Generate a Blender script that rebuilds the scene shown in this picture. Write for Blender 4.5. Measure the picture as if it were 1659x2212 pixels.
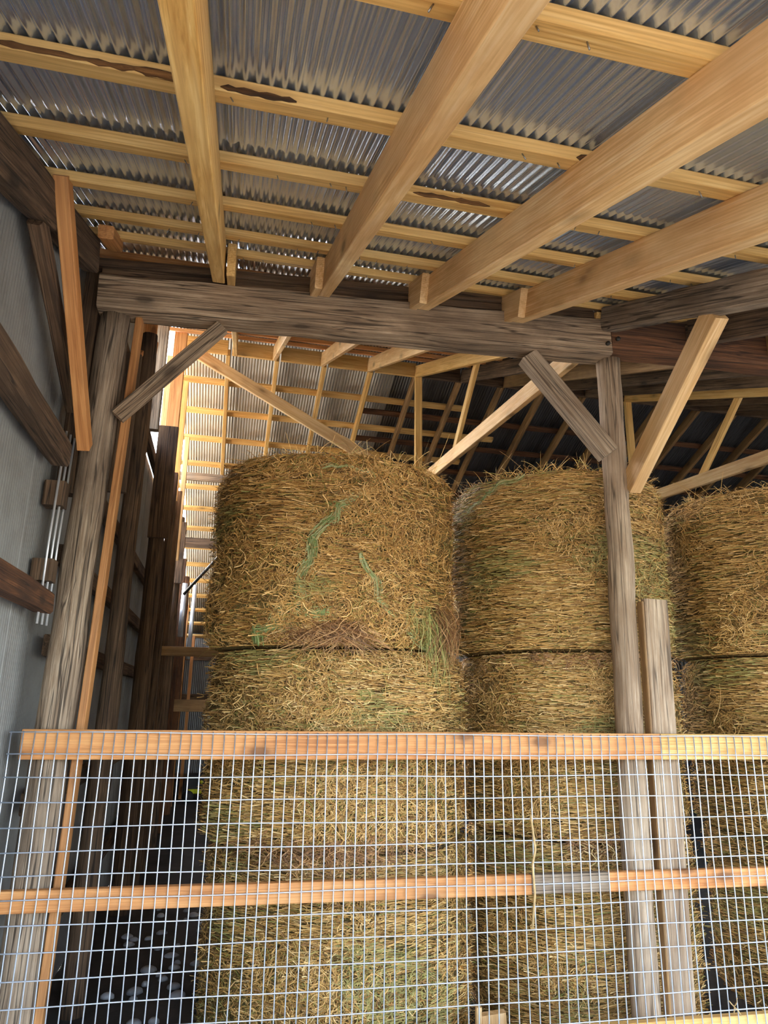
import bpy, math, random
import numpy as np
from mathutils import Vector, Matrix, noise as mnoise

random.seed(7)
RNG = np.random.default_rng(11)
scene = bpy.context.scene
COL = scene.collection
for o in list(bpy.data.objects):
    bpy.data.objects.remove(o)

# ---------------------------------------------------------------- camera
cam_data = bpy.data.cameras.new('camera')
cam_data.sensor_fit = 'HORIZONTAL'
cam_data.sensor_width = 36.0
cam_data.lens = 36.0 * 1500.0 / 1659.0
cam_data.clip_start = 0.05
cam_data.clip_end = 800.0
cam = bpy.data.objects.new('camera', cam_data)
COL.objects.link(cam)
yaw, pitch, roll = math.radians(10.75), math.radians(15.29), math.radians(0.87)
fwd = Vector((math.sin(yaw) * math.cos(pitch), math.cos(yaw) * math.cos(pitch), math.sin(pitch)))
rgt = Vector((math.cos(yaw), -math.sin(yaw), 0.0))
upv = rgt.cross(fwd)
r2 = rgt * math.cos(roll) + upv * math.sin(roll)
u2 = upv * math.cos(roll) - rgt * math.sin(roll)
cam.matrix_world = Matrix(((r2.x, u2.x, -fwd.x, 1.051), (r2.y, u2.y, -fwd.y, -3.645), (r2.z, u2.z, -fwd.z, 1.86), (0, 0, 0, 1)))
scene.camera = cam

# ---------------------------------------------------------------- world, sun, exposure
world = bpy.data.worlds.new('world')
scene.world = world
world.use_nodes = True
wn = world.node_tree.nodes
wl = world.node_tree.links
wn.clear()
sky = wn.new('ShaderNodeTexSky')
sky.sky_type = 'NISHITA'
sky.sun_disc = False
sky.sun_elevation = math.radians(42)
sky.sun_rotation = math.radians(-36)
sky.altitude = 200
sky.air_density = 1.0
sky.dust_density = 2.5
sky.ozone_density = 1.2
bg = wn.new('ShaderNodeBackground')
bg.inputs['Strength'].default_value = 0.34
out = wn.new('ShaderNodeOutputWorld')
hs = wn.new('ShaderNodeHueSaturation')
hs.inputs['Saturation'].default_value = 0.62
wl.new(sky.outputs[0], hs.inputs['Color'])
wl.new(hs.outputs[0], bg.inputs['Color'])
wl.new(bg.outputs[0], out.inputs['Surface'])

sun_data = bpy.data.lights.new('sun', 'SUN')
sun_data.energy = 3.2
sun_data.angle = math.radians(0.6)
sun_data.color = (1.0, 0.93, 0.80)
sun = bpy.data.objects.new('sun', sun_data)
COL.objects.link(sun)
sd = Vector((-0.46, 0.62, 0.64)).normalized()          # towards the sun
sun.rotation_euler = sd.to_track_quat('Z', 'Y').to_euler()

scene.view_settings.view_transform = 'Standard'
scene.view_settings.look = 'None'
scene.view_settings.gamma = 1.0
scene.view_settings.use_curve_mapping = False
scene.view_settings.exposure = 2.42
scene.cycles.max_bounces = 6
scene.cycles.diffuse_bounces = 3
scene.cycles.glossy_bounces = 3
scene.cycles.transmission_bounces = 2
scene.cycles.use_adaptive_sampling = True
scene.cycles.adaptive_threshold = 0.06
scene.cycles.adaptive_min_samples = 16
scene.cycles.sample_clamp_indirect = 6.0
scene.cycles.use_denoising = True

# ---------------------------------------------------------------- building frame (2 degrees off the fence line)
TH = math.radians(2.0)
CT, ST = math.cos(TH), math.sin(TH)


def W(x, y, z):
    return Vector((x * CT - y * ST, x * ST + y * CT, z))


def V(x, y, z):
    return Vector((x, y, z))


SL = 0.41                       # roof slope (rise over run)
CSL = math.cos(math.atan(SL))
RY, Z0 = 4.38, 4.19             # ridge position, rafter underside height at the front beam
ZR = Z0 + SL * RY


def zr(y):                      # underside of the rafters
    return Z0 + SL * y if y <= RY else ZR - SL * (y - RY)


# ---------------------------------------------------------------- node helpers
class NT:
    def __init__(self, name):
        self.m = bpy.data.materials.new(name)
        self.m.use_nodes = True
        self.t = self.m.node_tree
        self.n = self.t.nodes
        self.l = self.t.links
        self.p = self.n['Principled BSDF']

    def new(self, kind, **kw):
        nd = self.n.new('ShaderNode' + kind)
        for k, v in kw.items():
            if k.startswith('i_'):
                key = k[2:].replace('_', ' ')
                nd.inputs[key].default_value = v
            else:
                setattr(nd, k, v)
        return nd

    def link(self, a, b):
        self.l.new(a, b)

    def ramp(self, fac, stops, interp='LINEAR'):
        r = self.n.new('ShaderNodeValToRGB')
        r.color_ramp.interpolation = interp
        els = r.color_ramp.elements
        while len(els) < len(stops):
            els.new(0.5)
        for e, (p, c) in zip(els, stops):
            e.position = p
            e.color = (c[0], c[1], c[2], 1.0)
        self.link(fac, r.inputs[0])
        return r.outputs['Color']

    def mix(self, fac, a, b, mode='MIX'):
        m = self.n.new('ShaderNodeMix')
        m.data_type = 'RGBA'
        m.blend_type = mode
        for v, s in ((fac, m.inputs[0]), (a, m.inputs[6]), (b, m.inputs[7])):
            if isinstance(v, (int, float)):
                s.default_value = v
            elif isinstance(v, tuple):
                s.default_value = (v[0], v[1], v[2], 1.0)
            else:
                self.link(v, s)
        return m.outputs[2]

    def math(self, op, a, b=None, clamp=False):
        m = self.n.new('ShaderNodeMath')
        m.operation = op
        m.use_clamp = clamp
        for v, s in ((a, m.inputs[0]), (b, m.inputs[1])):
            if v is None:
                continue
            if isinstance(v, (int, float)):
                s.default_value = v
            else:
                self.link(v, s)
        return m.outputs[0]

    def coords(self, scale, kind='Object', rnd=True):
        tc = self.n.new('ShaderNodeTexCoord')
        vec = tc.outputs[kind]
        if rnd:
            oi = self.n.new('ShaderNodeObjectInfo')
            mu = self.n.new('ShaderNodeVectorMath')
            mu.operation = 'SCALE'
            mu.inputs[0].default_value = (37.0, 13.0, 23.0)
            self.link(oi.outputs['Random'], mu.inputs['Scale'])
            ad = self.n.new('ShaderNodeVectorMath')
            ad.operation = 'ADD'
            self.link(vec, ad.inputs[0])
            self.link(mu.outputs[0], ad.inputs[1])
            vec = ad.outputs[0]
        mp = self.n.new('ShaderNodeVectorMath')
        mp.operation = 'MULTIPLY'
        mp.inputs[1].default_value = scale
        self.link(vec, mp.inputs[0])
        return mp.outputs[0]

    def noise(self, vec, scale=1.0, detail=5.0, rough=0.55, dist=0.0):
        nd = self.n.new('ShaderNodeTexNoise')
        nd.inputs['Scale'].default_value = scale
        nd.inputs['Detail'].default_value = detail
        nd.inputs['Roughness'].default_value = rough
        nd.inputs['Distortion'].default_value = dist
        self.link(vec, nd.inputs['Vector'])
        return nd.outputs['Fac']

    def bump(self, h, strength=0.3, dist=0.01):
        b = self.n.new('ShaderNodeBump')
        b.inputs['Strength'].default_value = strength
        b.inputs['Distance'].default_value = dist
        self.link(h, b.inputs['Height'])
        self.link(b.outputs[0], self.p.inputs['Normal'])


def wood(name, dark, mid, light, grain=1.0, rough=0.62, knots=0.35, stain=None, stain_amt=0.0, bump=0.25, cracks=0.0, ring=0.45):
    t = NT(name)
    v = t.coords((1.3 * grain, 34 * grain, 34 * grain))
    g = t.noise(v, 1.6, 6, 0.62, 0.9)
    col = t.ramp(g, [(0.34, dark), (0.5, mid), (0.66, light)])
    v2 = t.coords((0.9, 5.0, 5.0))
    b = t.noise(v2, 1.3, 3, 0.5, 0.3)
    wv = t.new('TexWave', wave_type='RINGS', rings_direction='X', i_Scale=9.0 * grain, i_Distortion=6.0, i_Detail=2.0, i_Detail_Scale=1.0)
    t.link(t.coords((0.18, 2.2, 3.1)), wv.inputs['Vector'])
    ringf = t.math('MULTIPLY', t.math('POWER', wv.outputs['Fac'], 3.0), ring)
    col = t.mix(ringf, col, tuple(c * k for c, k in zip(mid, (0.70, 0.56, 0.42))))
    col = t.mix(t.ramp(b, [(0.35, (0, 0, 0)), (0.75, (1, 1, 1))]), col, t.mix(0.55, col, light))
    if stain:
        sv = t.noise(t.coords((1.3, 3.0, 3.0)), 1.1, 5, 0.62, 0.4)
        sf = t.ramp(sv, [(0.5 - 0.12, (0, 0, 0)), (0.64, (stain_amt,) * 3)])
        col = t.mix(sf, col, stain)
    if knots > 0:
        vo = t.new('TexVoronoi', feature='F1', i_Scale=1.0)
        t.link(t.coords((2.6, 6.0, 6.0)), vo.inputs['Vector'])
        sep = t.new('SeparateColor')
        t.link(vo.outputs['Color'], sep.inputs[0])
        pick = t.math('LESS_THAN', sep.outputs[0], knots * 1.5)
        kd = t.ramp(vo.outputs['Distance'], [(0.10, (1, 1, 1)), (0.17, (0.4, 0.4, 0.4)), (0.32, (0, 0, 0))])
        kf = t.math('MULTIPLY', t.math('MULTIPLY', kd, pick), 0.75)
        col = t.mix(kf, col, tuple(c * 0.33 for c in dark))
    if cracks > 0:
        cv = t.noise(t.coords((0.5, 22, 22)), 1.4, 2, 0.4, 0.25)
        cf = t.ramp(cv, [(0.47, (0, 0, 0)), (0.495, (cracks,) * 3), (0.505, (cracks,) * 3), (0.53, (0, 0, 0))])
        col = t.mix(cf, col, tuple(c * 0.25 for c in dark))
    oi = t.new('ObjectInfo')
    hv = t.new('HueSaturation')
    t.link(t.math('ADD', t.math('MULTIPLY', oi.outputs['Random'], 0.30), 0.85), hv.inputs['Value'])
    t.link(col, hv.inputs['Color'])
    t.link(hv.outputs[0], t.p.inputs['Base Color'])
    t.p.inputs['Roughness'].default_value = rough
    t.bump(g, bump, 0.004 if cracks == 0 else 0.012)
    return t.m


def srgb(r, g, b):
    f = lambda c: (c / 255 / 12.92) if c <= 10 else ((c / 255 + 0.055) / 1.055) ** 2.4
    return (f(r), f(g), f(b))


M = {}
M['pine'] = wood('yellow_pine', srgb(190, 136, 66), srgb(226, 178, 100), srgb(242, 204, 134), knots=0.22, ring=0.6)
M['pine_pale'] = wood('pale_spruce', srgb(204, 154, 92), srgb(232, 188, 126), srgb(246, 214, 162), knots=0.45,
                      stain=srgb(176, 116, 60), stain_amt=0.4)
M['pine_orange'] = wood('orange_fir', srgb(172, 104, 50), srgb(212, 142, 78), srgb(232, 172, 108), knots=0.3)
M['pine_dirty'] = wood('aged_pine', srgb(120, 86, 50), srgb(158, 120, 74), srgb(188, 150, 100), knots=0.3,
                       stain=srgb(84, 62, 40), stain_amt=0.6)
M['fir_brown'] = wood('brown_fir', srgb(132, 86, 46), srgb(178, 122, 70), srgb(206, 150, 94), knots=0.3)
M['old_brown'] = wood('old_brown_timber', srgb(54, 39, 27), srgb(98, 75, 54), srgb(138, 110, 84), knots=0.25, rough=0.85,
                      stain=srgb(48, 34, 24), stain_amt=0.55, bump=0.6, cracks=0.8)
M['old_red'] = wood('old_reddish_timber', srgb(52, 32, 20), srgb(100, 64, 38), srgb(146, 96, 58), knots=0.25, rough=0.85,
                    stain=srgb(40, 26, 18), stain_amt=0.6, bump=0.6, cracks=0.7)
M['bark'] = wood('dark_bark', srgb(48, 30, 16), srgb(92, 60, 30), srgb(150, 104, 56), knots=0.0, rough=0.9, bump=0.8, cracks=0.5)
M['beam_brown'] = wood('weathered_brown_beam', srgb(98, 77, 58), srgb(164, 138, 110), srgb(206, 181, 150), knots=0.3, rough=0.85,
                       stain=srgb(66, 48, 34), stain_amt=0.55, bump=0.7, cracks=0.85)
M['old_grey'] = wood('weathered_grey_timber', srgb(90, 75, 60), srgb(150, 130, 108), srgb(194, 173, 148), knots=0.25, rough=0.85,
                     stain=srgb(74, 56, 42), stain_amt=0.55, bump=0.7, cracks=0.85)
M['silver'] = wood('silvered_wood', srgb(116, 97, 78), srgb(172, 149, 123), srgb(206, 186, 160), knots=0.15, rough=0.8,
                   stain=srgb(120, 92, 66), stain_amt=0.55, bump=0.5, cracks=0.7)


def metal(name, base, rough, metallic=1.0, spangle=0.12, dirt=None, dirt_amt=0.0):
    t = NT(name)
    v = t.coords((1, 1, 1))
    n1 = t.noise(v, 55, 3, 0.6)
    n2 = t.noise(t.coords((0.8, 5, 5)), 1.2, 4, 0.6)
    col = t.mix(t.ramp(n1, [(0.4, (0, 0, 0)), (0.62, (spangle,) * 3)]), base, tuple(min(1, c * 1.35) for c in base))
    if dirt:
        col = t.mix(t.ramp(n2, [(0.42, (0, 0, 0)), (0.68, (dirt_amt,) * 3)]), col, dirt)
    t.link(col, t.p.inputs['Base Color'])
    t.p.inputs['Metallic'].default_value = metallic
    rr = t.math('ADD', t.math('MULTIPLY', n2, 0.18), rough - 0.09)
    t.link(rr, t.p.inputs['Roughness'])
    return t.m


M['galv'] = metal('galvanised_sheet', (0.56, 0.66, 0.84), 0.22, 0.82, dirt=(0.42, 0.48, 0.58), dirt_amt=0.25)
M['galv_far'] = metal('brushed_zinc_sheet', (0.60, 0.59, 0.55), 0.46, 0.7, dirt=(0.40, 0.38, 0.34), dirt_amt=0.3)
M['galv_old'] = metal('old_dull_sheet', (0.20, 0.20, 0.20), 0.42, 0.85, dirt=(0.10, 0.085, 0.07), dirt_amt=0.6)
M['wall_sheet'] = metal('grey_wall_sheet', (0.30, 0.295, 0.28), 0.55, 0.3, dirt=(0.20, 0.19, 0.175), dirt_amt=0.5)
M['wire'] = metal('galvanised_wire', (0.70, 0.79, 0.93), 0.36, 0.9)
M['nail'] = metal('steel_nail', (0.34, 0.34, 0.35), 0.4)
M['pvc'] = metal('silver_conduit', (0.80, 0.81, 0.83), 0.35, 0.6)
M['bolt'] = metal('black_bolt', (0.05, 0.045, 0.04), 0.6, 0.7)


def flat(name, col, rough=0.6, var=0.15, scale=9.0):
    t = NT(name)
    n = t.noise(t.coords((1, 1, 1)), scale, 4, 0.6)
    t.link(t.ramp(n, [(0.3, tuple(c * (1 - var) for c in col)), (0.7, tuple(min(1, c * (1 + var)) for c in col))]), t.p.inputs['Base Color'])
    t.p.inputs['Roughness'].default_value = rough
    t.bump(n, 0.2, 0.004)
    return t.m


M['yellow_paint'] = flat('yellow_green_plastic', srgb(214, 222, 40), 0.4)
M['black_rubber'] = flat('black_rubber', (0.02, 0.02, 0.022), 0.6)
M['stone'] = flat('pale_grey_stone', (0.30, 0.31, 0.33), 0.5, 0.3)
M['green_twine'] = flat('green_net_twine', srgb(74, 128, 66), 0.55, 0.35, 30)
M['pale_straw'] = flat('pale_dry_stalk', srgb(196, 164, 112), 0.6, 0.2, 30)


def soil(name, a, b, c, scale):
    t = NT(name)
    n = t.noise(t.coords((1, 1, 1), rnd=False), scale, 8, 0.65, 0.4)
    t.link(t.ramp(n, [(0.3, a), (0.52, b), (0.74, c)]), t.p.inputs['Base Color'])
    t.p.inputs['Roughness'].default_value = 0.8
    t.bump(n, 0.6, 0.03)
    return t.m


M['barn_dirt'] = soil('dark_barn_dirt', (0.020, 0.018, 0.016), (0.038, 0.034, 0.030), (0.075, 0.066, 0.056), 2.2)
M['field'] = soil('dull_green_field', (0.05, 0.07, 0.03), (0.08, 0.10, 0.045), (0.12, 0.13, 0.06), 0.8)
M['yard'] = soil('pale_yard_gravel', (0.24, 0.21, 0.17), (0.36, 0.32, 0.26), (0.48, 0.43, 0.36), 1.3)


def hay_base():
    t = NT('packed_hay')
    tc = t.new('TexCoord')
    uv = tc.outputs['UV']
    oi = t.new('ObjectInfo')

    def sc(v, s):
        m = t.new('VectorMath', operation='MULTIPLY')
        m.inputs[1].default_value = s
        t.link(v, m.inputs[0])
        return m.outputs[0]
    mu = t.new('VectorMath', operation='SCALE')
    mu.inputs[0].default_value = (31.0, 17.0, 0.0)
    t.link(oi.outputs['Random'], mu.inputs['Scale'])
    ad = t.new('VectorMath', operation='ADD')
    t.link(uv, ad.inputs[0])
    t.link(mu.outputs[0], ad.inputs[1])
    vec = ad.outputs[0]
    fib = t.noise(sc(vec, (9, 60, 1)), 1.0, 5, 0.7, 2.6)
    fib2 = t.noise(sc(vec, (38, 34, 1)), 1.0, 4, 0.7, 3.0)
    pat = t.noise(sc(vec, (2.0, 3.2, 1)), 1.0, 5, 0.6, 0.5)
    col = t.ramp(fib, [(0.3, srgb(92, 68, 34)), (0.5, srgb(160, 126, 68)), (0.72, srgb(206, 174, 110))])
    col = t.mix(t.ramp(fib2, [(0.36, (0.8, 0.8, 0.8)), (0.52, (0, 0, 0))]), col, srgb(66, 50, 26))
    col = t.mix(t.ramp(pat, [(0.48, (0, 0, 0)), (0.66, (0.55, 0.55, 0.55))]), col, srgb(112, 116, 58))
    t.link(col, t.p.inputs['Base Color'])
    t.p.inputs['Roughness'].default_value = 0.8
    h = t.math('ADD', fib, fib2)
    t.bump(h, 0.9, 0.02)
    return t.m


def hay_strand():
    t = NT('hay_strands')
    at = t.new('Attribute', attribute_name='tone')
    t.link(at.outputs['Color'], t.p.inputs['Base Color'])
    t.p.inputs['Roughness'].default_value = 0.6
    return t.m


M['hay'] = hay_base()
M['strand'] = hay_strand()

# ---------------------------------------------------------------- mesh helpers


def tag(o, label=None, cat=None, group=None, kind=None):
    if label:
        o['label'] = label
    if cat:
        o['category'] = cat
    if group:
        o['group'] = group
    if kind:
        o['kind'] = kind
    return o


def link(name, me, mat=None, parent=None, mw=None):
    o = bpy.data.objects.new(name, me)
    COL.objects.link(o)
    if mat is not None and me is not None and not me.materials:
        me.materials.append(mat)
    if mw is not None:
        o.matrix_world = mw
    if parent is not None:
        o.parent = parent
        o.matrix_parent_inverse = parent.matrix_world.inverted()
    return o


def empty(name, loc=(0, 0, 0)):
    o = bpy.data.objects.new(name, None)
    COL.objects.link(o)
    o.location = loc
    o.matrix_world = Matrix.Translation(loc)
    o.empty_display_size = 0.1
    return o


def mesh(name, verts, faces, smooth=False):
    me = bpy.data.meshes.new(name)
    me.from_pydata(verts, [], faces)
    me.update()
    if smooth:
        me.polygons.foreach_set('use_smooth', [True] * len(me.polygons))
    return me


def frame(a, b, up):
    """matrix whose x runs a->b, z towards up, origin at a"""
    x = (b - a).normalized()
    z = (up - x * up.dot(x)).normalized()
    y = z.cross(x)
    return Matrix(((x.x, y.x, z.x, a.x), (x.y, y.y, z.y, a.y), (x.z, y.z, z.z, a.z), (0, 0, 0, 1)))


def board(name, a, b, w, h, mat, parent=None, up=(0, 0, 1), h2=None, ch=0.004, wob=0.0, seg=1, seed=0, cut0=0.0, cut1=0.0, lift=0.0):
    """sawn board from a to b (centre line of its section): w across, h along up; chamfered edges, optional waney wobble.
    cut0/cut1 shear the end faces along x per unit of local z."""
    a, b = Vector(a), Vector(b)
    mw = frame(a, b, Vector(up))
    L = (b - a).length
    h2 = h if h2 is None else h2
    vs, fs = [], []
    n = 8
    for i in range(seg + 1):
        t = i / seg
        hh = h + (h2 - h) * t
        y0, z0 = w / 2, hh / 2
        ring = [(-y0 + ch, -z0), (y0 - ch, -z0), (y0, -z0 + ch), (y0, z0 - ch), (y0 - ch, z0), (-y0 + ch, z0), (-y0, z0 - ch), (-y0, -z0 + ch)]
        if wob:
            cy = wob * 0.6 * mnoise.noise(Vector((t * L * 0.7, seed * 3.1, 1.7)))
            cz = wob * 0.6 * mnoise.noise(Vector((t * L * 0.7, seed * 3.1, 9.2)))
        else:
            cy = cz = 0.0
        for k, (y, z) in enumerate(ring):
            x = t * L
            if i == 0:
                x += cut0 * z
            if i == seg:
                x += cut1 * z
            if wob:
                q = mnoise.noise(Vector((t * L * 3.0, k * 1.9, seed * 5.7 + 0.3)))
                s = 1.0 + q * wob / max(w, h) * 1.2
                vs.append((x, y * s + cy, z * s + cz + lift))
            else:
                vs.append((x, y, z + lift))
    for i in range(seg):
        for k in range(n):
            a0, a1 = i * n + k, i * n + (k + 1) % n
            fs.append((a0, a0 + n, a1 + n, a1))
    fs.append(tuple(range(n)))
    fs.append(tuple(reversed([seg * n + k for k in range(n)])))
    # outward orientation
    fs = [tuple(reversed(f)) for f in fs]
    return link(name, mesh(name, vs, fs), mat, parent, mw)


def pole(name, pts, radii, mat, parent=None, nseg=16, steps=28, rough=0.006, seed=0):
    """round timber through pts, knobbly; local x follows the first-to-last line so the grain runs along it"""
    pts = [Vector(p) for p in pts]
    a, b = pts[0], pts[-1]
    mw = frame(a, b, Vector((0, 1, 0)))
    inv = mw.inverted()
    lp = [inv @ p for p in pts]
    vs, fs = [], []
    m = len(lp) - 1
    for i in range(steps + 1):
        t = i / steps * m
        k = min(int(t), m - 1)
        f = t - k
        c = lp[k].lerp(lp[k + 1], f)
        rr = radii[k] + (radii[k + 1] - radii[k]) * f
        for j in range(nseg):
            an = 2 * math.pi * j / nseg
            q = mnoise.noise(Vector((c.x * 2.2, math.cos(an) * 1.3 + seed, math.sin(an) * 1.3)))
            q += 0.5 * mnoise.noise(Vector((c.x * 7.0, math.cos(an) * 2.6 + seed, math.sin(an) * 2.6)))
            r = rr + rough * q
            vs.append((c.x, c.y + r * math.cos(an), c.z + r * math.sin(an)))
    for i in range(steps):
        for j in range(nseg):
            a0, a1 = i * nseg + j, i * nseg + (j + 1) % nseg
            fs.append((a0, a1, a1 + nseg, a0 + nseg))
    fs.append(tuple(reversed(range(nseg))))
    fs.append(tuple(steps * nseg + j for j in range(nseg)))
    return link(name, mesh(name, vs, fs, True), mat, parent, mw)


def tube(name, pts, r, mat, parent=None, n=6, caps=True):
    pts = [Vector(p) for p in pts]
    o0 = pts[0]
    vs, fs = [], []
    for i, p in enumerate(pts):
        d = (pts[min(i + 1, len(pts) - 1)] - pts[max(i - 1, 0)]).normalized()
        s = d.cross(Vector((0, 0, 1)) if abs(d.z) < 0.9 else Vector((1, 0, 0))).normalized()
        t = s.cross(d)
        for j in range(n):
            an = 2 * math.pi * j / n
            q = p - o0 + s * (r * math.cos(an)) + t * (r * math.sin(an))
            vs.append(tuple(q))
    for i in range(len(pts) - 1):
        for j in range(n):
            a0, a1 = i * n + j, i * n + (j + 1) % n
            fs.append((a0, a1, a1 + n, a0 + n))
    if caps:
        fs.append(tuple(reversed(range(n))))
        fs.append(tuple((len(pts) - 1) * n + j for j in range(n)))
    return link(name, mesh(name, vs, fs, True), mat, parent, Matrix.Translation(o0))


# ---------------------------------------------------------------- ground
def grid_mesh(name, x0, x1, y0, y1, nx, ny, amp=0.0, freq=1.0, z=0.0):
    vs, fs = [], []
    for j in range(ny + 1):
        for i in range(nx + 1):
            x = x0 + (x1 - x0) * i / nx
            y = y0 + (y1 - y0) * j / ny
            vs.append((x, y, z + amp * mnoise.noise(Vector((x * freq, y * freq, 3.3)))))
    for j in range(ny):
        for i in range(nx):
            a = j * (nx + 1) + i
            fs.append((a, a + 1, a + nx + 2, a + nx + 1))
    return mesh(name, vs, fs, True)


RZ = Matrix.Rotation(TH, 4, 'Z')
fl = link('floor', grid_mesh('floor', -0.05, 11.5, 0.1, 11.8, 90, 90, 0.02, 2.5), M['barn_dirt'], None, RZ)
tag(fl, 'dark earth floor inside the barn behind the wire fence', 'floor', kind='structure')
yd = link('ground', grid_mesh('ground', -22, 26, -26, 26, 60, 60, 0.0, 1, -0.04), M['yard'])
fd = link('added_ground_field', grid_mesh('added_ground_field', -400, 400, -400, 400, 40, 40, 0.0, 1, -0.07), M['field'])  # unseen field, added dark so the roof sheets reflect less tan
tag(fd, 'unseen dull green field added around the yard to darken roof reflections', 'field', kind='structure')
tag(yd, 'pale gravel yard outside around the barn', 'ground', kind='structure')

# ---------------------------------------------------------------- roof sheets
PITCH, DEPTH = 0.0375, 0.0056


def sheet_mesh(length, ncorr=19, sub=8, depth=DEPTH, pitch=PITCH):
    """corrugated sheet lying in local xy: ribs run along x, width along y"""
    vs, fs = [], []
    n = ncorr * sub
    for i in range(n + 1):
        y = i * pitch / sub
        ph = 2 * math.pi * i / sub
        c = math.cos(ph)
        z = depth * c
        vs.append((0, y, z))
        vs.append((length, y, z))
    for i in range(n):
        a = 2 * i
        fs.append((a, a + 1, a + 3, a + 2))
    return mesh('roof_sheet', vs, fs, True)


SHEET_CACHE = {}


def roof_sheets(parent, x0, ncols, ya, yb, mat, off=0.0, cover=0.6875, seed=0):
    """one row of overlapping sheets on the roof plane between ya and yb (building frame)"""
    rnd = random.Random(seed)
    za, zb = zr(ya), zr(yb)
    dz = (0.17 + 0.042) / CSL + DEPTH + off
    L = math.hypot(yb - ya, zb - za)
    key = (round(L, 3), mat.name)
    if key not in SHEET_CACHE:
        me = sheet_mesh(L)
        me.materials.append(mat)
        SHEET_CACHE[key] = me
    for k in range(ncols):
        lift = 0.0016 * (k % 2)
        x = x0 + cover * k
        a = W(x + cover, ya, za + dz + lift + 0.001)
        b = W(x + cover, yb, zb + dz + lift - 0.001)
        # local y must point to -X of the building: x right-handed with z up
        mw = frame(a, b, W(0, 0, 1))
        o = link('roof_sheet', SHEET_CACHE[key], None, parent, mw)


ceil_f = empty('ceiling_front')
tag(ceil_f, 'front roof slope of grey corrugated sheets on yellow rafters and purlins', 'ceiling', kind='structure')
ceil_b = empty('ceiling_back')
tag(ceil_b, 'rear roof slope of corrugated sheets beyond the ridge board', 'ceiling', kind='structure')

XL = 0.05
roof_sheets(ceil_f, 0.15 - 0.6875, 12, -3.40, -1.56, M['galv'], off=-0.003, seed=1)
roof_sheets(ceil_f, 0.19 - 0.6875, 12, -1.68, 1.55, M['galv'], off=0.004, seed=2)
roof_sheets(ceil_f, 0.19 - 0.6875 * 0.5, 6, 1.45, RY, M['galv'], off=-0.002, seed=3)
roof_sheets(ceil_f, 0.19 + 5 * 0.6875, 10, 1.45, RY, M['galv_old'], off=-0.002, seed=3)
roof_sheets(ceil_f, 0.19 + 11 * 0.6875, 4, -1.68, 1.55, M['galv_old'], off=0.004, seed=3)
roof_sheets(ceil_b, 0.19, 4, RY, 7.4, M['galv_far'], seed=4)
roof_sheets(ceil_b, 0.19 + 4 * 0.6875, 11, RY, 7.4, M['galv_old'], seed=4)
roof_sheets(ceil_b, 0.19, 3, 7.3, 10.3, M['galv_far'], off=-0.004, seed=5)
roof_sheets(ceil_b, 0.19, 3, 10.2, 12.2, M['galv_old'], off=0.002, seed=5)
roof_sheets(ceil_b, 0.19 + 3 * 0.6875, 12, 7.3, 12.2, M['galv_old'], off=-0.004, seed=5)

# ---------------------------------------------------------------- rafters, front slope
RH, RW = 0.17, 0.07


def rafter(parent, x, ya, yb, mat, w=RW, h=RH, cut0=0.0, cut1=0.0, name='rafter', seed=0, wob=0.0):
    oz = h / 2 / CSL
    return board(name, W(x, ya, zr(ya) + oz), W(x, yb, zr(yb) + oz), w, h, mat, parent, cut0=cut0, cut1=cut1, seed=seed, wob=wob, seg=1 if not wob else 14)


RX = [0.75 + 0.607 * k for k in range(16)]
mats_low = [M['pine'], M['pine_pale'], M['pine_pale'], M['pine_pale'], M['pine'], M['pine_pale']]
for k in range(4):
    x = RX[k]
    yend = -0.035 * x - 0.01
    rafter(ceil_f, x, -3.35, yend, mats_low[k], cut1=SL)
board('rafter', W(3.21, -3.35, 2.80), W(3.21, -0.10, 4.27), 0.11, 0.15, M['old_grey'], ceil_f, wob=0.02, seg=24, seed=5, ch=0.012)
for k in range(5, 10):
    rafter(ceil_f, RX[k], -3.35, -0.035 * RX[k] - 0.01, M['old_brown'], cut1=SL)
# upper rafters, sistered beside the lower ones and running on to the ridge
off = [0.078, -0.062, -0.062, -0.062, 0, 0, 0, 0, 0, 0]
upper = [M['pine'], M['pine_pale'], M['pine_pale'], M['pine_pale'], M['pine'], M['old_brown'], M['pine_dirty'], M['old_brown'],
         M['old_brown'], M['pine'], M['old_brown'], M['old_brown'], M['old_brown'], M['old_brown']]
for k in range(14):
    if k in (4, 9):
        continue                                # those two belong to trusses
    x = RX[k] + (off[k] * 0.9 if k < 4 else 0)
    rafter(ceil_f, x, -0.30 if k < 4 else 0.0 - 0.035 * x, RY - 0.03, upper[k], w=0.045, cut1=-0.3)
far_m = [M['pine']] * 4 + [M['pine_dirty']] * 12
for k in range(15):
    rafter(ceil_b, RX[k] - 0.02, RY + 0.03, 12.1, far_m[k], w=0.05, h=0.12)

# purlins
PY = [-3.30, -3.08, -2.565, -1.965, -1.43, -0.93, -0.445, -0.055, 0.45, 0.95, 1.45, 1.95, 2.45, 2.95, 3.45, 3.95]


def purlin(parent, y, x0, x1, mat, w=0.089, h=0.04, base=RH):
    sg = 1 if y <= RY else -1
    z = zr(y) + (base + h / 2) / CSL
    up = W(0, -SL * sg, 1)
    return board('purlin', W(x0, y, z), W(x1, y, z), w, h, mat, parent, up=up, ch=0.003)


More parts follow.
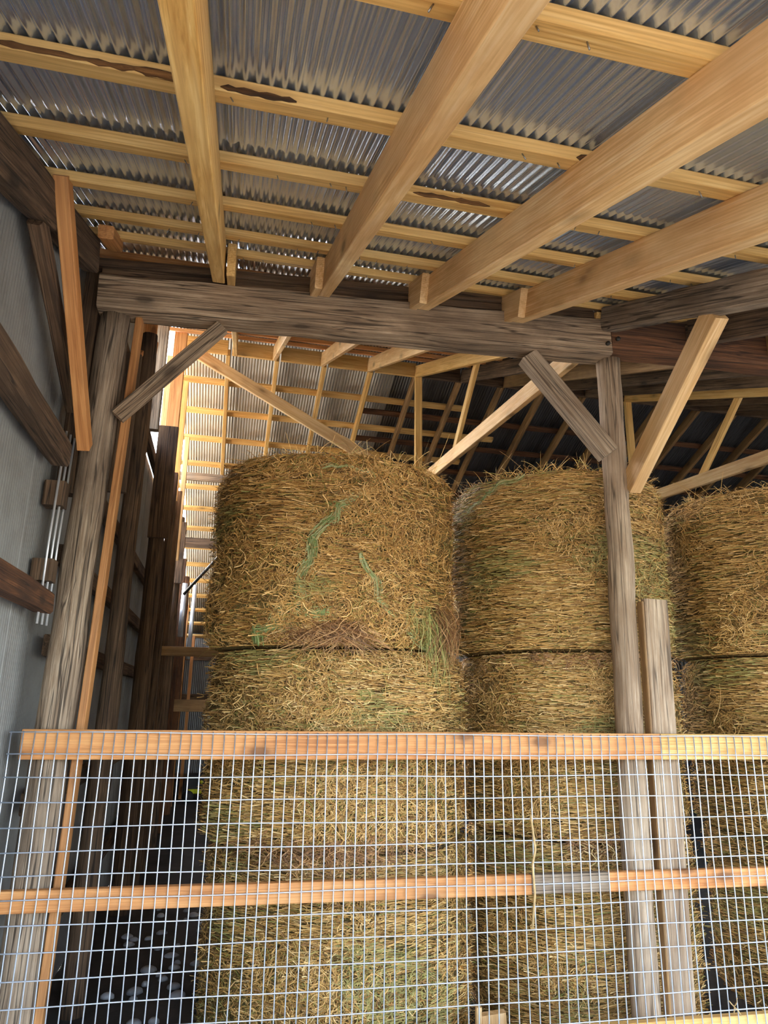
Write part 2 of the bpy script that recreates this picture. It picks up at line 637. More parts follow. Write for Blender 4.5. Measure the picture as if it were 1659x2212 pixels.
pur = []
for i, y in enumerate(PY):
    if y < 0.1:
        pur.append((y, purlin(ceil_f, y, -0.02, 7.4, M['pine'])))
    else:
        pur.append((y, purlin(ceil_f, y, -0.02, 3.75, M['pine_orange'])))
        purlin(ceil_f, y + 0.02, 3.75, 10.4, M['old_brown'])
FPY = [4.98 + 0.515 * k for k in range(14)]
for i, y in enumerate(FPY):
    x1 = [4.05, 4.65, 4.3, 3.9][i % 4]
    purlin(ceil_b, y, 0.02, x1, M['pine'], base=0.12)
    purlin(ceil_b, y + 0.22, 2.55, 10.4, M['old_red'], base=0.125, h=0.03)

# bark left on the edges of two purlins
for (i, x0, x1) in ((3, 0.0, 0.72), (3, 0.80, 1.02), (3, 1.92, 2.02), (4, 1.52, 1.84)):
    y, p = pur[i]
    yy = y - 0.043
    z = zr(y) + (RH + 0.012) / CSL - 0.043 * SL
    rb = random.Random(i * 7 + int(x0 * 31))
    nq = 5 + int((x1 - x0) * 26)
    pts = [W(x0 + (x1 - x0) * q / nq, yy + 0.005, z + rb.uniform(-0.002, 0.002)) for q in range(nq + 1)]
    rad = [0.001] + [rb.uniform(0.005, 0.011) for _ in range(nq - 1)] + [0.001]
    pole('bark_edge', pts, rad, M['bark'], p, nseg=8, steps=nq * 3, rough=0.004, seed=i + int(x0 * 10))

# roofing nails poking through the purlins
nail_me = None
for (y, p) in pur[1:8]:
    rn = random.Random(int(y * 100) + 900)
    for sx in range(2, 46):
        x = 0.22 + sx * 0.155 + rn.uniform(-0.05, 0.05)
        if x > 4.2 or rn.random() < 0.45:
            continue
        yy = y + rn.uniform(-0.012, 0.02)
        z = zr(yy) + RH / CSL
        a = W(x, yy, z + 0.002)
        b = W(x + rn.uniform(-0.012, 0.012), yy + rn.uniform(-0.012, 0.004), z - 0.022)
        tube('nail', [a, b], 0.0022, M['nail'], p, n=6)

# ridge boards between the rafters (new on the left, old to the right)
xs = [0.12] + [RX[k] for k in range(14)]
for k in range(len(xs) - 1):
    mm = M['pine'] if k < 5 else M['old_brown']
    board('ridge_blocking', W(xs[k] + 0.026, RY, ZR + 0.10), W(xs[k + 1] - 0.026, RY, ZR + 0.10), 0.04, 0.19, mm, ceil_f)

# ---------------------------------------------------------------- main beam line (fence frame)
bm = empty('main_beam', (0.1, 0.1, 4.05))
board('timber', (0.10, 0.105, 4.06), (3.215, 0.105, 4.146), 0.17, 0.205, M['beam_brown'], bm, h2=0.25, ch=0.01, wob=0.012, seg=40, seed=1)
board('cap_plank', (0.10, 0.13, 4.205), (3.215, 0.13, 4.315), 0.15, 0.05, M['old_brown'], bm, ch=0.004, wob=0.006, seg=24, seed=2)
board('cap_plank', (0.06, 0.125, 4.258), (3.215, 0.125, 4.367), 0.16, 0.05, M['old_brown'], bm, ch=0.004, wob=0.006, seg=24, seed=3)
tag(bm, 'long weathered grey-brown timber beam spanning between the two fence posts', 'beam')
b2 = empty('old_beam', (3.25, 0.1, 4.2))
board('timber', (3.225, 0.115, 4.20), (6.35, 0.115, 4.235), 0.17, 0.235, M['old_red'], b2, h2=0.27, ch=0.012, wob=0.018, seg=36, seed=4)
for z in (4.135, 4.265):
    for x in (3.262,):
        tube('bolt', [(x, 0.032, z), (x, 0.008, z)], 0.014, M['bolt'], b2, n=8)
tag(b2, 'dark reddish-brown timber beam continuing beyond the round post', 'beam')
for z in (4.09, 4.22):
    tube('bolt', [(3.185, 0.022, z), (3.185, 0.002, z)], 0.014, M['bolt'], bm, n=8)
g2 = board('wall_plate_timber', W(3.75, 0.30, 4.47), W(6.6, 0.22, 4.47), 0.12, 0.15, M['old_grey'], ch=0.01, wob=0.015, seg=20, seed=6)
tag(g2, 'grey timber lying above the dark reddish beam', 'timber')

# ---------------------------------------------------------------- posts in the fence line
lp = empty('fence_post', (0.15, 0.13, 0))
pole('log', [(0.135, 0.14, -0.05), (0.15, 0.14, 1.5), (0.168, 0.14, 2.8), (0.19, 0.14, 3.96)], [0.098, 0.088, 0.084, 0.082], M['old_grey'], lp, rough=0.012, seed=1)
board('side_board', (0.245, 0.13, -0.02), (0.318, 0.15, 4.0), 0.036, 0.09, M['fir_brown'], lp, up=(0, 1, 0))
tag(lp, 'old waney log post beside the ribbed metal wall with a new board nailed on', 'post')

rp = empty('round_post', (3.2, 0.13, 0))
pole('log', [(3.175, 0.138, -0.05), (3.19, 0.138, 1.2), (3.215, 0.138, 2.2), (3.235, 0.13, 3.2), (3.245, 0.13, 4.03)], [0.075, 0.076, 0.078, 0.072, 0.074], M['silver'], rp, rough=0.012, seed=7)
board('sister_plank', (3.342, 0.10, -0.02), (3.407, 0.10, 2.47), 0.148, 0.045, M['silver'], rp, up=(0, 1, 0), wob=0.006, seg=14, cut1=0.0)
board('edge_strip', (3.262, 0.085, -0.02), (3.305, 0.085, 2.45), 0.014, 0.06, M['pine_dirty'], rp, up=(0, 1, 0))
tag(rp, 'round silvery post standing in front of the middle bale stack', 'post')

# ---------------------------------------------------------------- knee braces
k1 = board('knee_brace', (0.275, 0.065, 3.33), (0.785, 0.085, 3.945), 0.08, 0.05, M['beam_brown'], up=(0, -1, 0.0), ch=0.003)
tag(k1, 'dull grey-brown knee brace rising from the log post to the beam', 'brace')
k2 = board('knee_brace', (3.15, 0.045, 3.345), (2.675, 0.105, 3.985), 0.12, 0.09, M['silver'], up=(0, -1, 0.0), ch=0.004)
tag(k2, 'silvery cracked knee brace rising from the round post to the beam', 'brace')
k3 = board('knee_brace', W(3.31, -0.03, 3.17), W(3.25, -0.99, 3.80), 0.075, 0.14, M['pine_pale'], up=W(0, -0.6, -0.8), ch=0.003)
tag(k3, 'new pale board brace rising forward from the round post', 'brace')
k4 = board('knee_brace', W(0.16, -0.06, 3.10), W(0.115, -0.96, 4.0), 0.06, 0.085, M['pine_orange'], up=W(0, -0.73, -0.67), ch=0.003)
tag(k4, 'bright orange brace between the sloping wall timber and the log post', 'brace')

# ---------------------------------------------------------------- left wall
wl_ = empty('wall_left')
tag(wl_, 'grey ribbed metal wall with dark timber girts beside the log post', 'wall', kind='structure')


def wall_sheet(parent, y0, y1, z0, ztop, mat, x=-0.035, pitch=0.032, amp=0.004):
    """vertical ribbed sheet in the plane x=const (building frame), top edge follows ztop(y)"""
    n = int((y1 - y0) / pitch * 6)
    vs, fs = [], []
    for i in range(n + 1):
        y = y0 + (y1 - y0) * i / n
        c = math.cos(2 * math.pi * (y - y0) / pitch)
        xx = x + amp * max(-0.8, min(0.8, 1.4 * c))
        for z in (z0, ztop(y)):
            vs.append(tuple(W(xx, y, z)))
    for i in range(n):
        a = 2 * i
        fs.append((a, a + 2, a + 3, a + 1))
    return link('wall_sheet', mesh('wall_sheet', vs, fs, True), mat, parent)


ys = [-3.3, -2.2, -1.2, -0.2, 0.8, 1.8, 2.6]
for i in range(len(ys) - 1):
    wall_sheet(wl_, ys[i], ys[i + 1] + 0.02, 0.0, lambda y: zr(y) + 0.22, M['wall_sheet'], x=-0.035 - 0.003 * (i % 2))
ys = [2.6, 3.4, 4.2, 5.4, 6.8, 7.8, 8.8, 9.8, 10.8, 11.75]
for i in range(len(ys) - 1):
    wall_sheet(wl_, ys[i], ys[i + 1] + 0.02, 0.0, lambda y: min(4.42 if y < 5.35 else 3.25, zr(y)), M['wall_sheet'], x=-0.035 - 0.003 * (i % 2))
# girts near the camera
for (z, h, yb, mt) in ((3.05, 0.125, -0.06, 'old_brown'), (2.31, 0.105, 0.02, 'old_red')):
    board('girt', W(0.05, -3.3, z), W(0.05, yb, z), 0.10, h, M[mt], wl_, ch=0.012, wob=0.014, seg=26, seed=int(z * 10))
# blocks between girt and post
board('block', W(0.03, 0.05, 2.93), W(0.03, 0.05, 2.80), 0.10, 0.10, M['old_brown'], wl_, up=(0, 1, 0), ch=0.008)
board('block', W(0.03, 0.03, 2.52), W(0.03, 0.03, 2.41), 0.10, 0.10, M['old_brown'], wl_, up=(0, 1, 0), ch=0.008)
# sloping wall timber and the brace behind the orange one
board('rake_timber', W(0.05, -3.3, zr(-3.3) + 0.085), W(0.05, -0.03, zr(-0.03) + 0.065), 0.09, 0.19, M['old_brown'], wl_, ch=0.01, wob=0.014, seg=30, seed=9)
board('girt', W(0.04, -0.95, 3.78), W(0.06, 0.02, 3.35), 0.06, 0.10, M['old_brown'], wl_, ch=0.008, wob=0.01, seg=12, seed=12)
board('block', W(0.16, -0.25, 4.25), W(0.16, 0.02, 4.36), 0.08, 0.07, M['pine_orange'], wl_, ch=0.006)
board('corner_stud', W(0.05, 0.16, 2.9), W(0.05, 0.16, 4.3), 0.09, 0.09, M['old_brown'], wl_, up=(0, 1, 0), ch=0.006)
# girts further in
for z in (0.6, 1.35, 2.12, 2.60, 3.12, 4.36):
    board('girt', W(0.045, 0.28, z), W(0.045, 11.6, z), 0.06, 0.11, M['old_brown'], wl_, ch=0.006)
# conduits
for i, dx in enumerate((0.0, 0.05, 0.10)):
    c = tube('conduit', [W(0.045 + dx * 0.2, -0.02 + dx, 2.20), W(0.045 + dx * 0.2, -0.02 + dx, 2.6), W(0.05 + dx * 0.2, 0.0 + dx, 3.2)], 0.006, M['pvc'], None, n=8)
    tag(c, ('first', 'second', 'third')[i] + ' thin silvery conduit beside the log post, counted from the ribbed wall', 'conduit', 'conduits beside the log post')

# poles and studs along the left wall
def wall_pole(y, x, r, top, mat, seed, label, plank=None):
    e = empty('wall_pole', W(x, y, 0))
    pole('log', [W(x, y, -0.05), W(x + 0.01, y, top * 0.5), W(x + 0.0, y, top)], [r * 1.1, r, r * 0.92], mat, e, nseg=12, steps=20, rough=0.01, seed=seed)
    if plank:
        z0, z1, dx, dy, w = plank
        board('splice_plank', W(x + dx, y + dy, z0), W(x + dx, y + dy, z1), w, 0.05, M['old_brown'], e, up=W(0, 1, 0), wob=0.006, seg=8, seed=seed)
    tag(e, label, 'pole', 'poles along the left wall')


wall_pole(1.5, 0.195, 0.066, 4.6, M['old_brown'], 21, 'second log pole along the ribbed wall, just behind the fence post')
wall_pole(3.6, 0.18, 0.082, 4.5, M['old_brown'], 22, 'third log pole along the ribbed wall with a plank spliced to its top', (3.42, 4.62, 0.03, -0.12, 0.20))
wall_pole(6.5, 0.18, 0.088, 4.4, M['old_brown'], 23, 'fourth log pole along the ribbed wall with a short dark splice plank', (3.42, 4.30, 0.03, -0.13, 0.18))
wall_pole(9.3, 0.18, 0.09, 4.0, M['old_red'], 24, 'farthest reddish log pole deep in the passage')


def stud(y, x, z0, z1, w, d, mat, label, tilt=0.0):
    o = board('wall_stud', W(x, y, z0), W(x, y + tilt, z1), w, d, mat, up=W(0, 1, 0))
    tag(o, label, 'stud', 'studs along the left wall')
    return o


stud(0.75, 0.20, 3.1, 4.05, 0.13, 0.04, M['old_brown'], 'flat dark plank standing just behind the log post')
stud(2.25, 0.07, 3.9, 5.28, 0.15, 0.06, M['pine_orange'], 'orange stud beside the bright gap under the roof')
stud(3.1, 0.085, 4.42, 5.62, 0.13, 0.09, M['old_grey'], 'grey stud in the bright opening under the roof')
stud(4.0, 0.19, 4.40, 5.99, 0.14, 0.10, M['pine_orange'], 'orange stud standing under the end of the ridge')
stud(4.4, 0.24, 0.0, 4.4, 0.07, 0.10, M['old_brown'], 'dark stud between the third and fourth log poles')
stud(4.66, 0.07, 4.30, 6.02, 0.17, 0.05, M['pine_pale'], 'sunlit pinkish stud in the open gable', 0.0)
stud(4.9, 0.195, 4.20, 5.8, 0.12, 0.06, M['pine_pale'], 'broad sunlit pale stud farther along the open gable')
stud(5.6, 0.255, 3.6, 5.3, 0.06, 0.08, M['pine_pale'], 'short sunlit pale stud low in the open gable')
stud(5.2, 0.20, 0.0, 4.42, 0.16, 0.05, M['old_brown'], 'wide dark plank past the third log pole')
stud(7.6, 0.22, 0.0, 4.0, 0.10, 0.12, M['old_red'], 'reddish dark stud past the fourth log pole')
stud(10.2, 0.20, 0.0, 3.6, 0.10, 0.10, M['pine_orange'], 'orange stud near the back wall of the passage')
stud(11.2, 0.34, 0.0, 3.1, 0.06, 0.09, M['pine_orange'], 'thin orange stud against the back wall')
# two leaning thin sticks by the gap
for i, (a, b) in enumerate((((0.19, 0.9, 4.05), (0.13, 1.9, 4.72)), ((0.2, 1.5, 3.6), (0.16, 2.2, 4.9)))):
    o = board('thin_batten', W(*a), W(*b), 0.025, 0.04, M['pine_orange'])
    tag(o, ['thin leaning batten behind the top of the log post', 'steeper thin batten beside the orange stud'][i], 'batten')

# cross ties seen in the passage
def tie(name, y, x0, x1, z, h, mat, label, w=0.05):
    o = board(name, W(x0, y, z), W(x1, y, z), w, h, mat)
    tag(o, label, 'tie beam')


tie('cross_tie', 6.0, 0.08, 2.6, 4.88, 0.11, M['old_grey'], 'pinkish grey cross tie just above the shoulder of the tall bale')
tie('cross_tie', 8.0, 0.15, 2.6, 4.36, 0.14, M['old_brown'], 'brown and grey cross tie high in the passage', 0.16)
tie('cross_tie', 5.0, 0.22, 1.6, 2.40, 0.11, M['pine_dirty'], 'plain tan cross tie low in the passage')
tie('cross_tie', 9.0, 0.2, 1.6, 1.75, 0.20, M['pine_dirty'], 'olive board across the passage just above the fence rail')
o = tube('steel_rod', [W(0.33, 6.6, 3.30), W(1.25, 6.2, 4.4)], 0.022, M['bolt'])
tag(o, 'dark slanting rod beside the tall bale', 'rod')
o = tube('white_pipe', [W(0.30, 7.2, 2.75), W(0.31, 7.2, 3.55)], 0.04, M['pvc'], n=12)
tag(o, 'short white pipe upright in the passage', 'pipe')
o = tube('white_pipe', [W(0.38, 8.6, 2.5), W(0.40, 8.6, 3.75)], 0.035, M['pvc'], n=12)
tag(o, 'longer thin white pipe deeper in the passage', 'pipe')

# ---------------------------------------------------------------- back and right walls
wb_ = empty('wall_back')
tag(wb_, 'dark corrugated back wall at the end of the passage', 'wall', kind='structure')
for k in range(15):
    me_l = 3.2
    a = W(0.0 + 0.72 * k + 0.72, 11.75, 0.0)
    b = W(0.0 + 0.72 * k + 0.72, 11.75, 3.22)
    key = 'bw'
    if key not in SHEET_CACHE:
        me = sheet_mesh(3.22, 20)
        me.materials.append(M['galv_old'])
        SHEET_CACHE[key] = me
    link('wall_sheet', SHEET_CACHE[key], None, wb_, frame(a, b, W(0, -1, 0)))
for z in (0.35, 1.1, 1.9, 2.7):
    board('girt', W(0.05, 11.68, z), W(10.6, 11.68, z), 0.05, 0.12, M['old_brown'], wb_)
wr_ = empty('wall_right')
tag(wr_, 'dark metal wall closing the far side of the barn', 'wall', kind='structure')
wall_sheet(wr_, 0.3, 11.7, 0.0, lambda y: zr(y) + 0.15, M['galv_old'], x=10.45, pitch=0.12, amp=0.01)

# ---------------------------------------------------------------- trusses
def truss(x, mat, mat2, label):
    e = empty('roof_truss', W(x, RY, ZR - 1.5))
    rafter(e, x, -0.035 * x + 0.05, RY - 0.03, mat, w=0.06, h=0.15, name='top_chord')
    board('king_post', W(x + 0.02, RY - 0.02, 4.35), W(x + 0.02, RY - 0.02, ZR + 0.02), 0.09, 0.06, mat, e, up=W(0, 1, 0))
    board('web_strut', W(x + 0.06, 3.12, 4.42), W(x + 0.06, 2.30, zr(2.30) + 0.05), 0.04, 0.09, mat, e, up=W(0, 0.6, 0.8))
    board('bottom_chord', W(x + 0.02, 0.15, 4.21), W(x + 0.02, 4.5, 4.52), 0.05, 0.14, mat2, e)
    tag(e, label, 'truss')


truss(RX[4] - 0.02, M['pine'], M['pine_pale'], 'new yellow roof truss above the gap between the tall bales')
truss(RX[9], M['pine'], M['pine_pale'], 'new yellow roof truss beyond the round post')
o = board('lateral_brace', W(0.30, RY - 0.10, 5.95), W(3.0, RY - 0.10, 4.50), 0.045, 0.14, M['pine_pale'], ch=0.003)
tag(o, 'long pale diagonal brace dropping from the ridge behind the tall bale', 'brace')

# ---------------------------------------------------------------- hay bales
TAN = 1.26 * np.array([srgb(186, 150, 88), srgb(206, 174, 112), srgb(164, 128, 68), srgb(140, 104, 54), srgb(222, 196, 140), srgb(116, 84, 44), srgb(150, 140, 74), srgb(120, 124, 62)])
TAN_P = np.array([0.24, 0.2, 0.2, 0.12, 0.08, 0.07, 0.06, 0.03])


def bale_profile(R, H, z, seed):
    """radius at height fraction, rounded shoulders"""
    e = 0.10
    d = np.minimum(z, H - z)
    q = np.clip(d / e, 0, 1)
    return R - e * 0.9 * (1 - np.sqrt(1 - (1 - q) ** 2)) * 0.9


def bulge(an, z, seed):
    return 0.016 * math.sin(3 * an + seed) + 0.012 * math.sin(7 * an - 1.3 * seed + z * 3) + 0.008 * math.sin(9 * z + seed * 2)


def strands_mesh(name, P, widths, tones):
    """P: (n, k, 3) centre lines; N: implied; flat ribbons turned towards the outward normal given in P's last axis (n,k,6)"""
    n, k, _ = P.shape
    c = P[:, :, :3]
    nr = P[:, :, 3:6]
    d = np.gradient(c, axis=1)
    s = np.cross(d, nr)
    s /= np.linalg.norm(s, axis=2, keepdims=True) + 1e-9
    tap = np.linspace(1.0, 0.6, k)[None, :, None]
    wv = widths[:, None, None] * 0.5 * tap
    A = c + s * wv
    B_ = c - s * wv
    vs = np.stack([A, B_], axis=2).reshape(-1, 3)
    base = (np.arange(n) * k * 2)[:, None] + (np.arange(k - 1) * 2)[None, :]
    quads = np.stack([base, base + 1, base + 3, base + 2], axis=-1).reshape(-1, 4)
    me = bpy.data.meshes.new(name)
    me.vertices.add(len(vs))
    me.vertices.foreach_set('co', vs.astype(np.float32).ravel())
    me.loops.add(quads.size)
    me.loops.foreach_set('vertex_index', quads.astype(np.int32).ravel())
    me.polygons.add(len(quads))
    me.polygons.foreach_set('loop_start', (np.arange(len(quads)) * 4).astype(np.int32))
    me.update()
    ca = me.color_attributes.new('tone', 'FLOAT_COLOR', 'POINT')
    col = np.repeat(tones, k * 2, axis=0)
    col = np.concatenate([col, np.ones((len(col), 1))], axis=1)
    ca.data.foreach_set('color', col.astype(np.float32).ravel())
    me.polygons.foreach_set('use_smooth', [True] * len(quads))
    me.update()
    return me


def hay_bale(cx, cy, z0, R, H, seed, label, nstr=9000, horiz=0.5, green=0.08, fringe=120, top_droop=0, tint=(1, 1, 1)):
    rng = np.random.default_rng(seed)
    NA, NZ = 110, 34
    vs, fs, uvs = [], [], []
    for j in range(NZ + 1):
        z = H * j / NZ
        pr = float(bale_profile(R, H, z, seed))
        for i in range(NA):
            an = 2 * math.pi * i / NA
            nz = 0.022 * mnoise.noise(Vector((math.cos(an) * R * 3.2, math.sin(an) * R * 3.2 + seed * 7, z * 5)))
            nz += 0.012 * mnoise.noise(Vector((math.cos(an) * R * 9, math.sin(an) * R * 9 + seed * 7, z * 14)))
            r = pr + bulge(an, z, seed) + nz
            vs.append((r * math.cos(an), r * math.sin(an), z))
    for j in range(NZ):
        for i in range(NA):
            a, b = j * NA + i, j * NA + (i + 1) % NA
            fs.append((a, b, b + NA, a + NA))
            u0, u1 = 2 * math.pi * i / NA * R, 2 * math.pi * (i + 1) / NA * R
            uvs += [(u0, H * j / NZ), (u1, H * j / NZ), (u1, H * (j + 1) / NZ), (u0, H * (j + 1) / NZ)]
    nb = len(vs)
    # caps, slightly domed with spiral relief
    for (jj, zc, flip) in ((0, 0.0, True), (NZ, H, False)):
        prev = [jj * NA + i for i in range(NA)]
        for ring, fr in enumerate((0.86, 0.6, 0.3)):
            st = len(vs)
            for i in range(NA):
                an = 2 * math.pi * i / NA
                dz = -0.012 + 0.010 * mnoise.noise(Vector((math.cos(an) * fr * 6, math.sin(an) * fr * 6, seed)))
                vs.append((R * fr * math.cos(an), R * fr * math.sin(an), zc + (dz if not flip else 0.0)))
            cur = [st + i for i in range(NA)]
            for i in range(NA):
                q = (prev[i], prev[(i + 1) % NA], cur[(i + 1) % NA], cur[i])
                fs.append(q if not flip else tuple(reversed(q)))
                uvs += [(0.01 * i, fr), (0.01 * i + 0.01, fr), (0.01 * i + 0.01, fr - 0.2), (0.01 * i, fr - 0.2)]
            prev = cur
        f = tuple(prev)
        fs.append(f if not flip else tuple(reversed(f)))
        uvs += [(0.01 * i, 0) for i in range(NA)]
    me = mesh('hay_bale', vs, fs, True)
    uvl = me.uv_layers.new(name='UVMap')
    uvl.data.foreach_set('uv', np.array(uvs, dtype=np.float32).ravel())
    o = link('hay_bale', me, M['hay'], None, Matrix.Translation((cx, cy, z0)))
    tag(o, label, 'hay bale', 'round hay bales stacked three high')

    # loose strands over the curved side
    n = nstr
    k = 6
    face = math.atan2(-3.645 - cy, 1.05 - cx)
    a0 = face + rng.normal(0, 0.95, n)
    zz = rng.uniform(0.0, H, n)
    Ls = rng.gamma(3.0, 0.028, n) + 0.03
    fld = np.array([mnoise.noise(Vector((math.cos(a) * R * 2.6, math.sin(a) * R * 2.6 + seed * 3, z * 3.0))) for a, z in zip(a0, zz)])
    is_h = (fld * 0.9 + 0.5 + rng.normal(0, 0.18, n)) < horiz
    ang = np.where(is_h, rng.normal(0, 0.12, n), rng.uniform(-math.pi / 2, math.pi / 2, n) * 0.95)
    curl = np.where(is_h, rng.normal(0, 1.2, n), rng.normal(0, 11.0, n))
    t = np.linspace(-0.5, 0.5, k)[None, :]
    th = ang[:, None] + curl[:, None] * t * Ls[:, None] * 1.6
    dsu = np.cos(th) * Ls[:, None] / k
    dsv = np.sin(th) * Ls[:, None] / k
    uu = np.cumsum(dsu, axis=1) - dsu.sum(1, keepdims=True) / 2
    vv = np.cumsum(dsv, axis=1) - dsv.sum(1, keepdims=True) / 2
    A = a0[:, None] + uu / R
    Z = np.clip(zz[:, None] + vv, 0.012, H - 0.012)
    lift = rng.gamma(1.6, 0.006, n)[:, None] * (0.5 + (t * 2) ** 2) + 0.012
    pr = bale_profile(R, H, Z, seed)
    blg = 0.016 * np.sin(3 * A + seed) + 0.012 * np.sin(7 * A - 1.3 * seed + Z * 3) + 0.008 * np.sin(9 * Z + seed * 2)
    Rr = pr + blg + lift
    pts = np.stack([Rr * np.cos(A), Rr * np.sin(A), Z], axis=-1)
    nrm = np.stack([np.cos(A), np.sin(A), np.zeros_like(A)], axis=-1)
    nrm = nrm + rng.normal(0, 0.35, (n, 1, 3))
    P = np.concatenate([pts, nrm], axis=-1)
    idx = rng.choice(len(TAN), n, p=TAN_P)
    tones = TAN[idx] * rng.uniform(0.75, 1.15, (n, 1)) * np.array(tint) * np.array((1.04, 0.97, 0.90))
    gm = np.array([mnoise.noise(Vector((math.cos(a) * R * 1.7, math.sin(a) * R * 1.7 + seed * 9, z * 2.6 + 4))) for a, z in zip(a0, zz)])
    isg = gm > 0.42 - green * 2.2
    isg &= rng.random(n) < 0.55
    tones[isg] = np.array(srgb(166, 154, 88)) * rng.uniform(0.75, 1.2, (isg.sum(), 1))
    w = rng.uniform(0.0026, 0.0058, n)
    # upright and drooping fringe on the rims
    m = fringe
    if m:
        fa = face + rng.uniform(-1.5, 1.5, m)
        fl_ = rng.gamma(2.0, 0.026, m) + 0.015
        rim = np.where(rng.random(m) < 0.6, H - 0.005, 0.05)
        lean = rng.normal(0, 0.7, m)
        tt = np.linspace(0, 1, k)[None, :]
        fr_ = (R - 0.05 + rng.uniform(-0.04, 0.03, m))[:, None] + fl_[:, None] * tt * rng.uniform(-0.2, 0.9, m)[:, None]
        fA = fa[:, None] + lean[:, None] * fl_[:, None] * tt / R * 1.2
        up = np.where(rim > 0.1, 1.0, -0.4)
        fZ = rim[:, None] + fl_[:, None] * (tt - 0.45 * tt ** 2 * rng.uniform(0, 2, m)[:, None]) * up[:, None]
        fp = np.stack([fr_ * np.cos(fA), fr_ * np.sin(fA), fZ], axis=-1)
        fn = np.stack([np.cos(fA), np.sin(fA), np.zeros_like(fA)], axis=-1) + rng.normal(0, 0.3, (m, 1, 3))
        P = np.concatenate([P, np.concatenate([fp, fn], axis=-1)])
        tones = np.concatenate([tones, TAN[rng.choice(len(TAN), m, p=TAN_P)] * rng.uniform(1.0, 1.7, (m, 1))])
        w = np.concatenate([w, rng.uniform(0.0022, 0.004, m)])
    sm = strands_mesh('loose_hay', P, w, tones)
    s = link('loose_hay', sm, M['strand'], o, o.matrix_world.copy())
    s['kind'] = 'stuff'
    return o


def tuft(parent, name, cx, cy, R, a_mid, a_spread, z_mid, z_spread, n, length, down, tone_set, seed, wid=(0.003, 0.006), out_amt=0.08, curl=0.6):
    """hanging bunch of stalks rooted on a bale side (world coordinates)"""
    rng = np.random.default_rng(seed)
    k = 8
    a = a_mid + rng.normal(0, a_spread, n)
    z = z_mid + rng.normal(0, z_spread, n)
    L = rng.uniform(0.4, 1.0, n) * length
    t = np.linspace(0, 1, k)[None, :]
    rr = R + 0.01 + out_amt * rng.uniform(0.1, 1.0, n)[:, None] * np.sin(t * math.pi * 0.8)
    sw = rng.normal(0, curl, n)[:, None]
    A = a[:, None] + sw * t ** 1.3 * L[:, None] / R * 0.5 + 0.02 * np.sin(t * 9 + rng.uniform(0, 6, n)[:, None])
    Z = z[:, None] - down * L[:, None] * t + (1 - down) * L[:, None] * rng.normal(0, 0.5, n)[:, None] * t
    p = np.stack([cx + rr * np.cos(A), cy + rr * np.sin(A), Z], axis=-1)
    nm = np.stack([np.cos(A), np.sin(A), np.zeros_like(A)], axis=-1) + rng.normal(0, 0.3, (n, 1, 3))
    tones = np.array(tone_set)[rng.integers(0, len(tone_set), n)] * rng.uniform(0.75, 1.25, (n, 1))
    me = strands_mesh(name, np.concatenate([p, nm], axis=-1), rng.uniform(wid[0], wid[1], n), tones)
    o = link(name, me, M['strand'], parent)
    o['kind'] = 'stuff'
    return o


C1, C2, C3 = (1.583, 1.01), (3.27, 1.07), (4.99, 1.0)
b13 = hay_bale(1.583, 1.01, 2.15, 0.768, 1.16, 3, 'tall left-hand bale on top, marked with torn green netting', nstr=13000, horiz=0.42, green=0.05, fringe=420, tint=(1.0, 0.95, 0.88))
b12 = hay_bale(1.645, 1.01, 1.09, 0.778, 1.06, 4, 'bale under the green-netted top bale, at fence-rail height', nstr=12000, horiz=0.45, green=0.08, fringe=120)
b11 = hay_bale(1.70, 1.01, 0.0, 0.77, 1.09, 5, 'bottom bale below the green-netted bale, behind the middle rail', nstr=11000, horiz=0.55, green=0.06, fringe=100)
b23 = hay_bale(3.24, 1.06, 2.18, 0.735, 1.17, 6, 'top bale right behind the round post, with wispy white rim', nstr=12000, horiz=0.72, green=0.10, fringe=700)
b22 = hay_bale(3.27, 1.07, 1.09, 0.715, 1.09, 7, 'middle bale behind the round post, at fence-rail height', nstr=10000, horiz=0.45, green=0.06, fringe=150)
b21 = hay_bale(3.28, 1.08, 0.0, 0.70, 1.09, 8, 'bottom bale behind the round post with pale net lines', nstr=10000, horiz=0.7, green=0.06, fringe=100)
b33 = hay_bale(4.98, 1.0, 2.2, 0.75, 1.16, 9, 'top bale at the right edge, pale on its rim', nstr=9000, horiz=0.6, green=0.10, fringe=350)
b32 = hay_bale(5.05, 1.0, 1.06, 0.745, 1.14, 10, 'middle bale at the right edge, crossed by the fence rail', nstr=8000, horiz=0.6, green=0.10, fringe=100)
b31 = hay_bale(5.12, 1.0, 0.0, 0.74, 1.06, 12, 'bottom bale at the right edge beside the dark gap', nstr=8000, horiz=0.6, green=0.08, fringe=80)

BROWN = [srgb(172, 124, 76), srgb(142, 98, 58), srgb(198, 154, 102), srgb(116, 80, 48)]
GREENS = [srgb(138, 152, 88), srgb(162, 172, 114), srgb(112, 132, 68), srgb(182, 184, 132), srgb(190, 168, 112)]
LIME = [srgb(164, 160, 86), srgb(140, 144, 76), srgb(190, 178, 110)]
tuft(b13, 'hanging_hay', 1.583, 1.01, 0.770, -1.60, 0.10, 2.27, 0.02, 150, 0.22, 0.7, BROWN, 41, out_amt=0.07, curl=1.6)
tuft(b13, 'hanging_hay', 1.583, 1.01, 0.770, -1.85, 0.10, 2.26, 0.02, 90, 0.16, 0.6, BROWN, 42, out_amt=0.06, curl=1.6)
tuft(b13, 'hanging_hay', 1.583, 1.01, 0.775, -0.62, 0.10, 2.40, 0.06, 190, 0.45, 0.95, BROWN, 43, out_amt=0.12, curl=0.5)
tuft(b13, 'hanging_hay', 1.60, 1.01, 0.785, -0.92, 0.07, 2.32, 0.05, 46, 0.52, 1.0, LIME, 44, out_amt=0.06, curl=0.25)
